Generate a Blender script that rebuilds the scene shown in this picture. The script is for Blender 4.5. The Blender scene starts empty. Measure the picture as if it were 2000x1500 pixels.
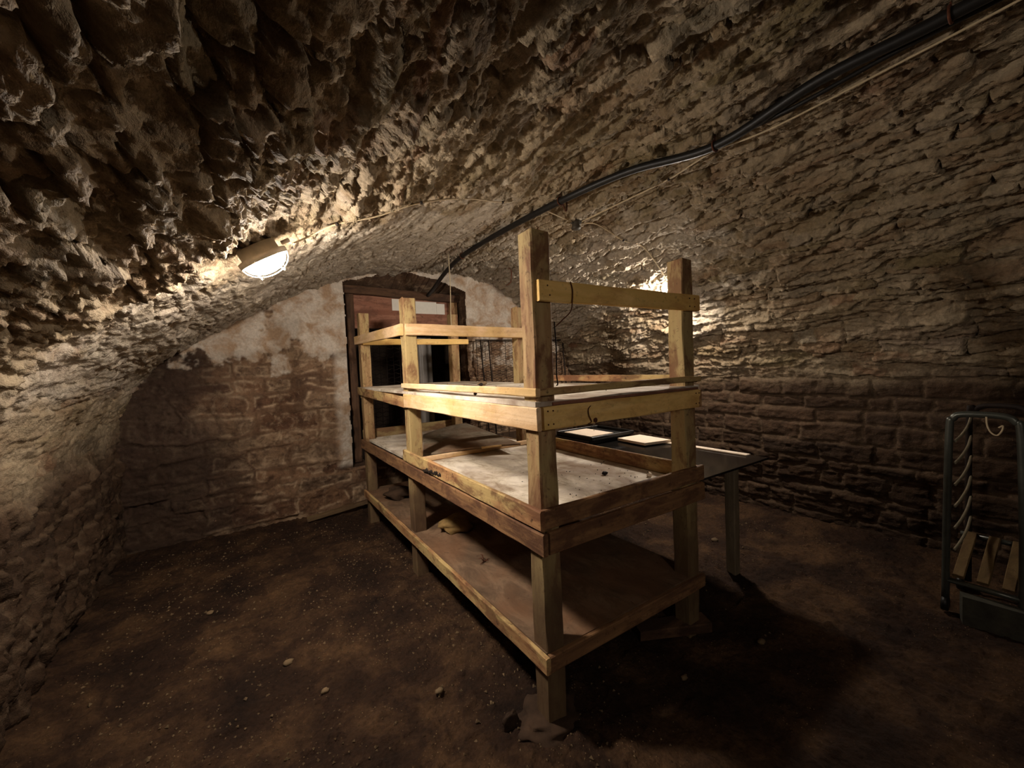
import bpy, bmesh, math, random
import numpy as np
from mathutils import Vector, Matrix

# ------------------------------------------------------------------ camera, world, exposure
SC = bpy.context.scene
COL = SC.collection
CAM_H = 1.4
FWD = Vector((0.5465, 0.8363, -0.0443)); RGT = Vector((0.8354, -0.5480, -0.0423))
FWD.normalize(); RGT = (RGT - FWD * RGT.dot(FWD)).normalized(); UPV = RGT.cross(FWD)
cd = bpy.data.cameras.new('camera'); cam = bpy.data.objects.new('camera', cd); COL.objects.link(cam)
cd.sensor_width = 36; cd.sensor_fit = 'HORIZONTAL'; cd.lens = 800 / 2000 * 36; cd.clip_start = 0.02; cd.clip_end = 60
cam.matrix_world = Matrix(((RGT.x, UPV.x, -FWD.x, 0), (RGT.y, UPV.y, -FWD.y, 0), (RGT.z, UPV.z, -FWD.z, CAM_H), (0, 0, 0, 1)))
SC.camera = cam
w = bpy.data.worlds.new('world'); SC.world = w; w.use_nodes = True
w.node_tree.nodes['Background'].inputs[0].default_value = (0.010, 0.008, 0.006, 1)
w.node_tree.nodes['Background'].inputs[1].default_value = 0.2
SC.view_settings.view_transform = 'Standard'; SC.view_settings.look = 'None'
SC.view_settings.gamma = 1; SC.view_settings.use_curve_mapping = False
SC.view_settings.exposure = 0.42
SC.cycles.max_bounces = 10; SC.cycles.diffuse_bounces = 7; SC.cycles.glossy_bounces = 3
LAMP_STRENGTH = 520.0         # radiance of the two bulkhead lamps' glass
LAMP_COLOUR = (1.0, 0.885, 0.77)

# ------------------------------------------------------------------ numpy noise
def _hash(ix, iy, seed):
    h = (ix.astype(np.int64) * 374761393 + iy.astype(np.int64) * 668265263 + seed * 1442695041) & 0xFFFFFFFF
    h = ((h ^ (h >> 13)) * 1274126177) & 0xFFFFFFFF
    h = ((h ^ (h >> 16)) * 2246822519) & 0xFFFFFFFF
    return ((h ^ (h >> 15)) & 0xFFFFFF) / float(0x1000000)

def gnoise(x, y, seed=0):
    x = np.asarray(x, float); y = np.asarray(y, float)
    xi = np.floor(x); yi = np.floor(y); fx = x - xi; fy = y - yi
    u = fx * fx * fx * (fx * (fx * 6 - 15) + 10); v = fy * fy * fy * (fy * (fy * 6 - 15) + 10)
    def g(dx, dy):
        a = _hash(xi + dx, yi + dy, seed) * 2 * math.pi
        return np.cos(a) * (fx - dx) + np.sin(a) * (fy - dy)
    n0 = g(0, 0) * (1 - u) + g(1, 0) * u; n1 = g(0, 1) * (1 - u) + g(1, 1) * u
    return (n0 * (1 - v) + n1 * v) * 1.5

def fbm(x, y, seed=0, octs=4, gain=0.5):
    t = 0; a = 1.0
    for o in range(octs):
        t = t + a * gnoise(x * 2 ** o + 17.3 * o, y * 2 ** o - 9.1 * o, seed + o); a *= gain
    return t

def ridged(x, y, seed=0, octs=3):
    t = 0; a = 1.0
    for o in range(octs):
        t = t + a * (1 - np.abs(gnoise(x * 2 ** o, y * 2 ** o, seed + o)) * 2); a *= 0.5
    return t / 1.75 - 0.5

def sstep(a, b, x):
    t = np.clip((x - a) / (b - a), 0, 1); return t * t * (3 - 2 * t)

def stones(s, y, seed, hmin, hmax, lmin, lmax):
    """courses of stones along y: per-vertex random numbers, local coords and the distance to the joint"""
    rng = np.random.default_rng(seed)
    b = [s.min() - 0.3]
    while b[-1] < s.max() + 0.3: b.append(b[-1] + rng.uniform(hmin, hmax))
    b = np.array(b); ci = np.clip(np.searchsorted(b, s) - 1, 0, len(b) - 2)
    r = np.zeros((len(s), 4)); la = (s - (b[ci] + b[ci + 1]) / 2) / (b[ci + 1] - b[ci]); lb = np.zeros(len(s))
    es = np.minimum(s - b[ci], b[ci + 1] - s); ey = np.zeros(len(s))
    y0, y1 = y.min() - 0.6, y.max() + 0.6
    for c in range(len(b) - 1):
        k = [y0 - rng.uniform(0, lmax)]
        while k[-1] < y1: k.append(k[-1] + rng.uniform(lmin, lmax))
        k = np.array(k); rr = rng.random((len(k), 4)); m = np.nonzero(ci == c)[0]
        if len(m) == 0: continue
        yy = y[m]; li = np.clip(np.searchsorted(k, yy) - 1, 0, len(k) - 2)
        r[m] = rr[li]; lb[m] = (yy - (k[li] + k[li + 1]) / 2) / (k[li + 1] - k[li]); ey[m] = np.minimum(yy - k[li], k[li + 1] - yy)
    return r, la, lb, np.minimum(es, ey), es, ey

# ------------------------------------------------------------------ object helpers
def settag(o, label=None, cat=None, group=None, kind=None):
    if label: o['label'] = label
    if cat: o['category'] = cat
    if group: o['group'] = group
    if kind: o['kind'] = kind
    return o

def thing(name, label, cat, loc=(0, 0, 0), group=None):
    o = bpy.data.objects.new(name, None); COL.objects.link(o); o.location = loc; o.empty_display_size = 0.1
    return settag(o, label, cat, group)

def root_of(o):
    v = Vector((0, 0, 0))
    while o: v = v + o.location; o = o.parent
    return v

def mesh_obj(name, verts, faces, mat, parent=None, smooth=True, attrs=None, quads=None, origin=None):
    me = bpy.data.meshes.new(name)
    V = np.asarray(verts, dtype=float)
    off = np.array(root_of(parent)) if parent else (np.array(origin) if origin is not None else
          np.array([(V[:, 0].min() + V[:, 0].max()) / 2, (V[:, 1].min() + V[:, 1].max()) / 2, V[:, 2].min()]))
    V = V - off
    if quads is not None:
        Q = np.asarray(quads, dtype=np.int32)
        me.vertices.add(len(V)); me.vertices.foreach_set('co', V.astype(np.float32).ravel())
        me.loops.add(Q.size); me.loops.foreach_set('vertex_index', Q.ravel())
        me.polygons.add(len(Q)); me.polygons.foreach_set('loop_start', np.arange(0, Q.size, Q.shape[1], dtype=np.int32))
        me.update(calc_edges=True)
    else:
        me.from_pydata([tuple(v) for v in V], [], [tuple(f) for f in faces]); me.update()
    if smooth:
        me.polygons.foreach_set('use_smooth', np.ones(len(me.polygons), dtype=bool))
    for k, a in (attrs or {}).items():
        at = me.attributes.new(k, 'FLOAT', 'POINT'); at.data.foreach_set('value', np.asarray(a, dtype=np.float32))
    me.materials.append(mat)
    o = bpy.data.objects.new(name, me); COL.objects.link(o)
    if parent: o.parent = parent
    else: o.location = off
    return o

class MB:
    """collects pieces that belong to ONE part"""
    def __init__(s): s.v = []; s.f = []
    def add(s, verts, faces):
        n = len(s.v); s.v += [tuple(v) for v in verts]; s.f += [tuple(i + n for i in f) for f in faces]; return s
    def build(s, name, mat, parent=None, smooth=True, origin=None): return mesh_obj(name, s.v, s.f, mat, parent, smooth, origin=origin)

def beam_geo(P, Q, up, wd, ht, seed=0, jit=0.0025, ch=0.004, step=0.05, tip=None):
    """board or post from P to Q: width wd across, height ht along up; worn edges; returns verts, faces"""
    P = np.array(P, float); Q = np.array(Q, float); d = Q - P; L = np.linalg.norm(d); d /= L
    up = np.array(up, float); up -= d * up.dot(d); up /= np.linalg.norm(up); sd = np.cross(d, up)
    n = max(2, int(L / step) + 1); hw, hh = wd / 2, ht / 2; c = min(ch, hw * .6, hh * .6)
    sec = [(-hw + c, -hh), (hw - c, -hh), (hw, -hh + c), (hw, hh - c), (hw - c, hh), (-hw + c, hh), (-hw, hh - c), (-hw, -hh + c)]
    V = []; F = []
    for i in range(n + 1):
        t = i / n
        for k, (a, b) in enumerate(sec):
            ja = float(gnoise(t * L * 5 + k * 3.7, seed * 1.31 + k, 5)) * jit; jb = float(gnoise(t * L * 5 + k * 2.9, seed * 2.17 - k, 6)) * jit
            if tip is not None and i == n: e = tip * float(gnoise(k * 1.7, seed, 8))
            else: e = 0
            V.append(P + d * (t * L + e) + sd * (a + ja) + up * (b + jb))
    for i in range(n):
        for k in range(8):
            k2 = (k + 1) % 8; F.append((i * 8 + k, i * 8 + k2, i * 8 + 8 + k2, i * 8 + 8 + k))
    F.append(tuple(range(7, -1, -1))); F.append(tuple(n * 8 + k for k in range(8)))
    return V, F

def beam(name, P, Q, up, wd, ht, mat, parent=None, **kw):
    V, F = beam_geo(P, Q, up, wd, ht, **kw); return mesh_obj(name, V, F, mat, parent, smooth=False)

def tube_geo(pts, r, seg=10, cap=True):
    P = [np.array(p, float) for p in pts]; n = len(P); V = []; F = []; prev = None
    for i in range(n):
        t = P[min(i + 1, n - 1)] - P[max(i - 1, 0)]; t /= max(np.linalg.norm(t), 1e-9)
        if prev is None:
            a = np.array([0, 0, 1.0]) if abs(t[2]) < .9 else np.array([1.0, 0, 0])
        else: a = prev
        a = a - t * a.dot(t); a /= np.linalg.norm(a); prev = a; b = np.cross(t, a)
        rr = r[i] if hasattr(r, '__len__') else r
        for k in range(seg):
            th = 2 * math.pi * k / seg; V.append(P[i] + a * math.cos(th) * rr + b * math.sin(th) * rr)
    for i in range(n - 1):
        for k in range(seg):
            k2 = (k + 1) % seg; F.append((i * seg + k, i * seg + k2, i * seg + seg + k2, i * seg + seg + k))
    if cap: F.append(tuple(range(seg - 1, -1, -1))); F.append(tuple((n - 1) * seg + k for k in range(seg)))
    return V, F

def smooth_path(pts, sub=8):
    P = [np.array(p, float) for p in pts]; out = []
    P = [2 * P[0] - P[1]] + P + [2 * P[-1] - P[-2]]
    for i in range(1, len(P) - 2):
        p0, p1, p2, p3 = P[i - 1], P[i], P[i + 1], P[i + 2]
        for k in range(sub):
            t = k / sub
            out.append(0.5 * ((2 * p1) + (-p0 + p2) * t + (2 * p0 - 5 * p1 + 4 * p2 - p3) * t * t + (-p0 + 3 * p1 - 3 * p2 + p3) * t ** 3))
    out.append(P[-2]); return out

def rock_geo(c, rx, ry, rz, seed, sub=2, rough=0.25, flat=0.0):
    bm = bmesh.new(); bmesh.ops.create_icosphere(bm, subdivisions=sub, radius=1)
    bm.verts.ensure_lookup_table()
    co = np.array([v.co[:] for v in bm.verts]); F = [tuple(v.index for v in f.verts) for f in bm.faces]; bm.free()
    n = fbm(co[:, 0] * 1.3 + seed * 3.1 + co[:, 2], co[:, 1] * 1.3 - seed + co[:, 2] * .7, seed, 3) * rough
    co = co * (1 + n)[:, None]
    if flat: co[:, 2] = np.sign(co[:, 2]) * np.minimum(np.abs(co[:, 2]), 1 - flat)
    return co * np.array([rx, ry, rz]) + np.array(c), F

# ------------------------------------------------------------------ material helpers
class Nd:
    def __init__(s, name):
        s.m = bpy.data.materials.new(name); s.m.use_nodes = True; s.t = s.m.node_tree; s.b = s.t.nodes['Principled BSDF']
        s.b.inputs['Specular IOR Level'].default_value = 0.25
    def n(s, typ, **kw):
        x = s.t.nodes.new(typ)
        for k, v in kw.items(): setattr(x, k, v)
        return x
    def set(s, sock, v):
        if isinstance(v, (bpy.types.NodeSocket,)): s.t.links.new(v, sock)
        else: sock.default_value = v if not isinstance(v, tuple) or len(v) != 3 or sock.type == 'VECTOR' else (*v, 1)
    def coord(s, scale=(1, 1, 1), rand=True):
        tc = s.n('ShaderNodeTexCoord'); mp = s.n('ShaderNodeMapping'); mp.inputs['Scale'].default_value = scale
        v = tc.outputs['Object']
        if rand:
            oi = s.n('ShaderNodeObjectInfo'); ad = s.n('ShaderNodeVectorMath', operation='ADD'); ml = s.n('ShaderNodeMath', operation='MULTIPLY')
            s.set(ml.inputs[0], oi.outputs['Random']); ml.inputs[1].default_value = 37.0
            s.set(ad.inputs[0], v); s.set(ad.inputs[1], ml.outputs[0]); v = ad.outputs[0]
        s.set(mp.inputs['Vector'], v); return mp.outputs[0]
    def noise(s, vec, scale, detail=5, rough=0.55, dist=0.0):
        x = s.n('ShaderNodeTexNoise'); s.set(x.inputs['Vector'], vec); x.inputs['Scale'].default_value = scale
        x.inputs['Detail'].default_value = detail; x.inputs['Roughness'].default_value = rough; x.inputs['Distortion'].default_value = dist
        return x.outputs[0]
    def voro(s, vec, scale, feature='F1'):
        x = s.n('ShaderNodeTexVoronoi', feature=feature); s.set(x.inputs['Vector'], vec); x.inputs['Scale'].default_value = scale
        return x.outputs['Distance']
    def ramp(s, fac, stops, interp='LINEAR'):
        x = s.n('ShaderNodeValToRGB'); cr = x.color_ramp; cr.interpolation = interp
        while len(cr.elements) < len(stops): cr.elements.new(0.5)
        for e, (p, c) in zip(cr.elements, stops):
            e.position = p; e.color = (*c, 1) if isinstance(c, tuple) else (c, c, c, 1)
        s.set(x.inputs[0], fac); return x.outputs[0]
    def mix(s, fac, a, b, mode='MIX'):
        x = s.n('ShaderNodeMix', data_type='RGBA', blend_type=mode)
        s.set(x.inputs[0], fac); s.set(x.inputs[6], a); s.set(x.inputs[7], b); return x.outputs[2]
    def math(s, op, a, b=0.0):
        x = s.n('ShaderNodeMath', operation=op); s.set(x.inputs[0], a); s.set(x.inputs[1], b); return x.outputs[0]
    def attr(s, name):
        x = s.n('ShaderNodeAttribute', attribute_name=name); return x.outputs['Fac']
    def bump(s, h, strength=0.5, dist=0.01):
        x = s.n('ShaderNodeBump'); x.inputs['Strength'].default_value = strength; x.inputs['Distance'].default_value = dist
        s.set(x.inputs['Height'], h)
        return x.outputs[0]
    def done(s, col, rough=0.85, normal=None, metal=0.0, spec=None):
        s.set(s.b.inputs['Base Color'], col); s.set(s.b.inputs['Roughness'], rough)
        if normal is not None: s.set(s.b.inputs['Normal'], normal)
        s.b.inputs['Metallic'].default_value = metal
        if spec is not None: s.b.inputs['Specular IOR Level'].default_value = spec
        return s.m

def srgb(r, g, b):
    f = lambda c: (c / 255 / 12.92) if c / 255 <= 0.04045 else ((c / 255 + 0.055) / 1.055) ** 2.4
    return (f(r), f(g), f(b))

def mat_vault():
    m = Nd('rubble_limestone'); v = m.coord(rand=False); vs = m.coord((1, .35, 1), rand=False)
    big = m.noise(v, 0.9, 4, .6); pat = m.noise(vs, 5.5, 5, .65, .6); fine = m.noise(v, 42, 6, .65); rnd = m.attr('rnd'); mor = m.attr('mortar'); low = m.attr('low')
    beige, grey, brown, olive, rust = srgb(156, 136, 108), srgb(150, 140, 124), srgb(122, 92, 66), srgb(126, 112, 78), srgb(140, 100, 74)
    base = m.ramp(rnd, [(0.0, brown), (.22, beige), (.45, grey), (.62, olive), (.8, beige), (1.0, rust)])
    tint = m.ramp(big, [(.32, olive), (.5, beige), (.68, srgb(140, 108, 84))])
    c = m.mix(.45, base, tint)
    c = m.mix(m.ramp(pat, [(.42, 0.0), (.6, 1.0)]), c, srgb(174, 156, 128))
    c = m.mix(m.math('MULTIPLY', mor, .75), c, srgb(168, 150, 122))
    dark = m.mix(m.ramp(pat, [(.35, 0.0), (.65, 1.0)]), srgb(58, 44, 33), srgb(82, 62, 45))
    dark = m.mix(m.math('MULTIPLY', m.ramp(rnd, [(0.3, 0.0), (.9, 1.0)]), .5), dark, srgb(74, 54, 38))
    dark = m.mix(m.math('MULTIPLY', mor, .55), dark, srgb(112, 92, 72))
    c = m.mix(m.math('MULTIPLY', m.attr('lime_glow'), m.ramp(pat, [(.30, .95), (.62, .45)])), c, srgb(208, 196, 178))  # limewash and painted lamp glow lighten the stone
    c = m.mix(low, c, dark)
    c = m.mix(1.0, c, m.ramp(fine, [(.3, .52), (.7, .96)]), 'MULTIPLY')
    h = m.math('ADD', m.math('MULTIPLY', m.noise(vs, 16, 6, .7), 1.0), m.math('MULTIPLY', m.noise(v, 75, 4, .6), .35))
    return m.done(c, .88, m.bump(h, .9, .02), spec=.2)

def mat_backwall():
    m = Nd('plastered_brick'); v = m.coord(rand=False); rnd = m.attr('rnd'); mor = m.attr('mortar'); pl = m.attr('plaster')
    pat = m.noise(v, 3.2, 6, .65, .4); fine = m.noise(v, 50, 6, .65)
    c = m.ramp(rnd, [(0, srgb(92, 64, 48)), (.3, srgb(124, 92, 68)), (.55, srgb(152, 126, 100)), (.75, srgb(74, 54, 42)), (1, srgb(164, 138, 110))])
    c = m.mix(m.ramp(pat, [(.40, 0.0), (.62, .6)]), c, srgb(118, 90, 66))
    c = m.mix(m.ramp(m.noise(v, 11, 6, .7, .5), [(.45, 0.0), (.62, .7)]), c, srgb(70, 50, 38)); c = m.mix(m.ramp(m.noise(v, 7, 6, .7, .8), [(.52, 0.0), (.64, .6)]), c, srgb(176, 150, 122))
    c = m.mix(m.math('MULTIPLY', mor, .7), c, m.mix(m.ramp(m.noise(v, 1.7, 4), [(.4, 0.0), (.6, 1.0)]), srgb(96, 72, 54), srgb(140, 110, 84)))
    c = m.mix(m.math('MULTIPLY', m.attr('rim'), m.ramp(m.noise(v, 9, 3), [(.47, 0.0), (.60, .8)])), c, srgb(186, 160, 130))
    sx = m.n('ShaderNodeSeparateXYZ'); m.set(sx.inputs[0], v)
    soot = m.ramp(m.math('ADD', m.math('MULTIPLY', sx.outputs[0], 1.1), m.noise(v, 1.6, 5, .65)), [(.12, .85), (.62, 0.0)])
    c = m.mix(soot, c, srgb(58, 44, 36))
    plc = m.mix(m.ramp(m.noise(v, 6, 5, .6, .5), [(.42, 0.0), (.62, 1.0)]), srgb(206, 194, 178), srgb(172, 144, 116))
    c = m.mix(pl, c, plc)
    c = m.mix(1.0, c, m.ramp(fine, [(.3, .68), (.7, 1.0)]), 'MULTIPLY')
    h = m.math('ADD', m.noise(v, 24, 6, .65), m.math('MULTIPLY', m.noise(v, 90, 4), .3))
    return m.done(c, .9, m.bump(h, .6, .012), spec=.2)

def mat_floor():
    m = Nd('packed_dirt'); v = m.coord(rand=False)
    a = m.noise(v, 2.6, 8, .68, .3); f = m.noise(v, 55, 6, .7)
    c = m.ramp(a, [(.30, srgb(36, 25, 19)), (.48, srgb(60, 42, 30)), (.68, srgb(104, 77, 52))])
    c = m.mix(1.0, c, m.ramp(f, [(.3, .5), (.7, 1.0)]), 'MULTIPLY')
    sp = m.math('LESS_THAN', m.voro(v, 60), .13); sp = m.math('MULTIPLY', sp, m.ramp(m.noise(v, 5, 3), [(.5, 0.0), (.62, 1.0)]))
    c = m.mix(m.math('MULTIPLY', sp, .8), c, srgb(150, 124, 90))
    h = m.math('ADD', m.noise(v, 30, 7, .7), m.math('MULTIPLY', m.voro(v, 60), -.3))
    return m.done(c, .92, m.bump(h, .9, .02), spec=.15)

def mat_wood(name, axis, c0, c1, c2, dirt=.5, dirtc=srgb(74, 50, 34), rough=.8, patch=None, pamt=.6, foot_shade=0.0):
    m = Nd(name); sc = [22, 22, 22]; sc[axis] = 1.6; v = m.coord(tuple(sc)); vi = m.coord((1, 1, 1)); s2 = [1.0, 1.0, 1.0]; s2[axis] = .4; v2 = m.coord(tuple(s2))
    g = m.noise(v, 1.0, 8, .65, .8); b = m.noise(v2, 11.0, 6, .68, .4); b2 = m.noise(v2, 4.5, 5, .6, .3); sp = m.noise(vi, 38, 6, .7)
    c = m.ramp(g, [(.28, c0), (.5, c1), (.72, c2)])
    if patch: c = m.mix(m.math('MULTIPLY', m.ramp(b2, [(.47, 0.0), (.56, 1.0)]), pamt), c, patch)
    c = m.mix(m.math('MULTIPLY', m.ramp(b, [(.47, 0.0), (.58, 1.0)]), dirt), c, dirtc)
    c = m.mix(m.math('MULTIPLY', m.ramp(sp, [(.58, 0.0), (.70, 1.0)]), dirt), c, srgb(46, 30, 20))
    if foot_shade:      # shade low on the posts painted into the wood, ragged upper edge
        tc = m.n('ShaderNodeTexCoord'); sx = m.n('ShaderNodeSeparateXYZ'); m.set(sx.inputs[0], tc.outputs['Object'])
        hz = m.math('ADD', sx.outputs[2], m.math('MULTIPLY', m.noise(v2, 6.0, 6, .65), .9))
        c = m.mix(m.math('MULTIPLY', m.ramp(m.math('MULTIPLY', hz, .5), [(.46, 1.0), (.66, 0.0)]), foot_shade), c, m.mix(m.ramp(b2, [(.4, 0.0), (.6, 1.0)]), srgb(70, 54, 40), srgb(96, 76, 54)))
    h = m.math('ADD', g, m.math('MULTIPLY', sp, .5))
    return m.done(c, rough, m.bump(h, .6, .005), spec=.22)

def mat_deck(name, c0, c1, c2):
    m = Nd(name); v = m.coord((1, .45, 1)); vi = m.coord()
    g = m.noise(v, 9, 8, .7, .6); b = m.noise(vi, 2.4, 5, .6, .5)
    c = m.ramp(g, [(.3, c0), (.46, c1), (.6, c2)])
    c = m.mix(m.math('MULTIPLY', m.ramp(b, [(.45, 0.0), (.62, 1.0)]), .65), c, srgb(112, 80, 56))
    c = m.mix(m.ramp(m.noise(vi, 30, 5, .7), [(.62, 0.0), (.72, .8)]), c, srgb(60, 42, 30))
    return m.done(c, .85, m.bump(g, .4, .006), spec=.2)

def mat_plain(name, col, rough=.6, metal=0.0, var=.25, scale=30, bump=.15, spec=.3):
    m = Nd(name); v = m.coord(); f = m.noise(v, scale, 5, .65)
    c = m.mix(1.0, col, m.ramp(f, [(.3, 1 - var), (.7, 1.0)]), 'MULTIPLY')
    return m.done(c, rough, m.bump(f, bump, .004), metal, spec)

M = {}
M['vault'] = mat_vault(); M['back'] = mat_backwall(); M['floor'] = mat_floor()
for ax_, nm in ((0, 'x'), (1, 'y'), (2, 'z')):
    M['pine_' + nm] = mat_wood('new_pine_' + nm, ax_, srgb(206, 166, 120), srgb(224, 190, 148), srgb(234, 204, 166), .32, srgb(168, 126, 78), patch=srgb(202, 166, 96), pamt=.55)
    M['ochre_' + nm] = mat_wood('yellow_pine_' + nm, ax_, srgb(222, 176, 104), srgb(238, 198, 124), srgb(244, 210, 142), .4, srgb(170, 112, 60), patch=srgb(206, 168, 88), pamt=.5)  # brighter, yellower copy of the pine for front boards and rails
    M['old_' + nm] = mat_wood('old_timber_' + nm, ax_, srgb(120, 92, 64), srgb(158, 126, 88), srgb(186, 160, 116), .75, srgb(104, 66, 46), patch=srgb(164, 148, 100), pamt=.6, foot_shade=.85)  # lower ends darkened by painted shade
    M['mid_' + nm] = mat_wood('dirty_board_' + nm, ax_, srgb(126, 88, 60), srgb(166, 124, 84), srgb(202, 164, 114), .75, srgb(98, 62, 44), patch=srgb(190, 168, 112), pamt=.7)
    M['worn_' + nm] = mat_wood('worn_brown_board_' + nm, ax_, srgb(92, 66, 46), srgb(128, 94, 64), srgb(158, 120, 80), .7, srgb(78, 50, 38))
    M['dark_' + nm] = mat_wood('dark_timber_' + nm, ax_, srgb(62, 44, 32), srgb(86, 62, 44), srgb(108, 80, 58), .6, srgb(44, 30, 22))
M['red_panel'] = mat_wood('reddish_painted_board', 0, srgb(120, 76, 58), srgb(142, 98, 78), srgb(160, 118, 96), .6, srgb(94, 62, 48))
M['deck_pale'] = mat_deck('worn_pale_deck', srgb(150, 134, 112), srgb(204, 192, 172), srgb(226, 216, 200))
M['deck_brown'] = mat_deck('dusty_brown_deck', srgb(76, 60, 46), srgb(98, 78, 60), srgb(124, 100, 78))
M['panel_grey'] = mat_deck('grey_weathered_panel', srgb(88, 76, 62), srgb(124, 112, 94), srgb(150, 138, 118))
M['white_wire'] = mat_plain('pale_cable', srgb(196, 176, 142), .6)
M['black_rubber'] = mat_plain('black_plastic_pipe', srgb(30, 28, 26), .45, 0, .3)
M['lamp_metal'] = mat_plain('cream_lamp_enamel', srgb(226, 212, 190), .5)
M['rust'] = mat_plain('rusty_iron', srgb(96, 54, 34), .85, .2, .5, 45, .5)
M['dark_iron'] = mat_plain('dark_wire', srgb(44, 34, 28), .7, .3, .4)
M['steel'] = mat_plain('worn_grey_green_tube', srgb(88, 90, 82), .35, .55, .4, 22, .2, .5)
M['tine'] = mat_plain('plastic_sleeve', srgb(132, 122, 100), .5)
M['black_sheet'] = mat_plain('black_glossy_sheet', srgb(24, 22, 20), .12, 0, .3, 8, .03, .6)
M['black_tray'] = mat_plain('black_tray', srgb(30, 29, 27), .4, 0, .3)
M['white_board'] = mat_plain('white_laminate', srgb(222, 204, 182), .5, 0, .08)
M['paper'] = mat_plain('paper', srgb(222, 216, 204), .8, 0, .1)
M['ink'] = mat_plain('ink', srgb(60, 56, 54), .8, 0, .1)
M['grey_wood'] = mat_wood('grey_table_leg', 2, srgb(104, 92, 74), srgb(126, 112, 90), srgb(146, 132, 108), .3, srgb(80, 70, 58))
M['slat'] = mat_wood('varnished_slat', 0, srgb(76, 60, 36), srgb(98, 78, 48), srgb(112, 92, 60), .3)
M['stone'] = mat_plain('broken_stone', srgb(72, 54, 40), .9, 0, .6, 16, .8, .2)
M['concrete'] = mat_plain('mossy_slab', srgb(70, 68, 58), .9, 0, .5, 18, .6, .2)
M['gravel'] = mat_plain('pale_gravel', srgb(132, 110, 82), .85, 0, .6, 9, .3, .2)
M['rag'] = mat_plain('dusty_rag', srgb(150, 122, 78), .95, 0, .4, 24, .5, .1)
M['junction'] = mat_plain('grey_bakelite', srgb(70, 64, 54), .5)
M['passage'] = mat_plain('passage_stone', srgb(92, 78, 68), .9, 0, .5, 5, .6, .2)
M['film'] = mat_plain('grey_plastic_film', srgb(150, 142, 134), .4, 0, .3, 6)

# ------------------------------------------------------------------ room shell: one profile, split in left wall, vault, right wall
PRF = np.array([(-.88, -.06), (-.86, .3), (-.86, .6), (-.84, 1.0), (-.78, 1.2), (-.63, 1.46), (-.36, 1.68), (.04, 1.92), (.4, 2.12), (.9, 2.33), (1.4, 2.46), (1.85, 2.5),
                (2.3, 2.46), (2.8, 2.28), (3.25, 2.0), (3.55, 1.7), (3.75, 1.4), (3.84, 1.15), (3.86, .9), (3.86, .4), (3.88, -.06)])
PR = np.array(smooth_path([(a, 0, b) for a, b in PRF], 24))[:, [0, 2]]
PS = np.concatenate([[0], np.cumsum(np.hypot(*np.diff(PR, axis=0).T))])
YB = 4.36      # back wall plane
DS = 0.0085
sg = np.arange(0, PS[-1], DS); sg[-1] = PS[-1]
yg = np.concatenate([np.arange(-2.3, -.15, .05), np.arange(-.15, YB + .12, DS)])
px = np.interp(sg, PS, PR[:, 0]); pz = np.interp(sg, PS, PR[:, 1])
tx = np.gradient(px, sg); tz = np.gradient(pz, sg); ln = np.hypot(tx, tz); nx, nz = tz / ln, -tx / ln
S, Y = np.meshgrid(sg, yg, indexing='ij'); S = S.ravel(); Y = Y.ravel()
Zp = np.repeat(pz, len(yg)); left = S < PS[-1] / 2
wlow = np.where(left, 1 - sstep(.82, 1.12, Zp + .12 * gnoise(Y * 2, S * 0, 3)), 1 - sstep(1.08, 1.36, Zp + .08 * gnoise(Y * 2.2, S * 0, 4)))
def vault_fields(S, Y):
    ws = S + fbm(S * 5, Y * 2.2, 11, 4) * .042 + gnoise(S * 1.2, Y * .9, 12) * .06; wy = Y + fbm(S * 4, Y * 4, 13, 3) * .06
    r, la, lb, e, es, ey = stones(ws, wy, 21, .042, .125, .10, .46)
    fill = sstep(-.25, .25, fbm(S * 2.3, Y * 1.6, 14, 3))             # where joints still stand open
    jw = .004 + .007 * (gnoise(S * 7, Y * 4, 15) + .5)
    j = np.clip(1 - e / np.maximum(jw, .003), 0, 1)
    d = (r[:, 0] - .5) * .030 + la * (r[:, 1] - .5) * .034 + lb * (r[:, 2] - .5) * .03
    d += fbm(S * 6, Y * 2.6, 16, 4) * .009 + fbm(S * 30, Y * 15, 17, 3) * .005 + ridged(S * 14, Y * 3.4, 18, 4) * .006
    for fs, fy_, k_, st, sd_ in ((4.5, 1.5, 3.2, .0085, 20), (11, 3.6, 3.4, .0062, 120)):      # broken bedding ledges
        tq = fbm(S * fs + 5, Y * fy_, sd_, 5, .62) * k_; tf = tq - np.floor(tq); d += (np.floor(tq) + sstep(.0, .14, tf) - .25 * tf) * st
    d -= sstep(.30, .75, fbm(S * 12, Y * 7, 19, 2)) * .026            # spalled pits
    d -= j * (.008 + .036 * fill)
    return d, r[:, 3], sstep(.5, 1, j) * (1 - fill * .7)
dv, rv, mv = vault_fields(S, Y)
def wall_fields(S, Y):
    ws = S + fbm(S * 3, Y * 1.6, 31, 3) * .016; wy = Y + fbm(S * 3, Y * 3, 33, 3) * .03
    r, la, lb, e, es, ey = stones(ws, wy, 41, .075, .165, .13, .46)
    jw = .014 + .007 * gnoise(S * 6, Y * 6, 35); j = np.clip(1.6 - e / jw, 0, 1)
    d = (r[:, 0] - .5) * .024 + la * (r[:, 1] - .5) * .016 + lb * (r[:, 2] - .5) * .022 + fbm(S * 7, Y * 4, 36, 4) * .018 + ridged(S * 18, Y * 8, 38) * .008 + fbm(S * 26, Y * 16, 37, 3) * .006
    d -= j * .016
    return d, r[:, 3], j
dw, rw, mw = wall_fields(S, Y)
rough_left = fbm(S * 5, Y * 7, 51, 4) * .035 + ridged(S * 4, Y * 9, 52) * .035
dl = np.where(left, rough_left + dw * .5, dw)
dv = dv * (1 - .6 * np.where(left, sstep(2.0, 2.5, Y), 0))
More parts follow.
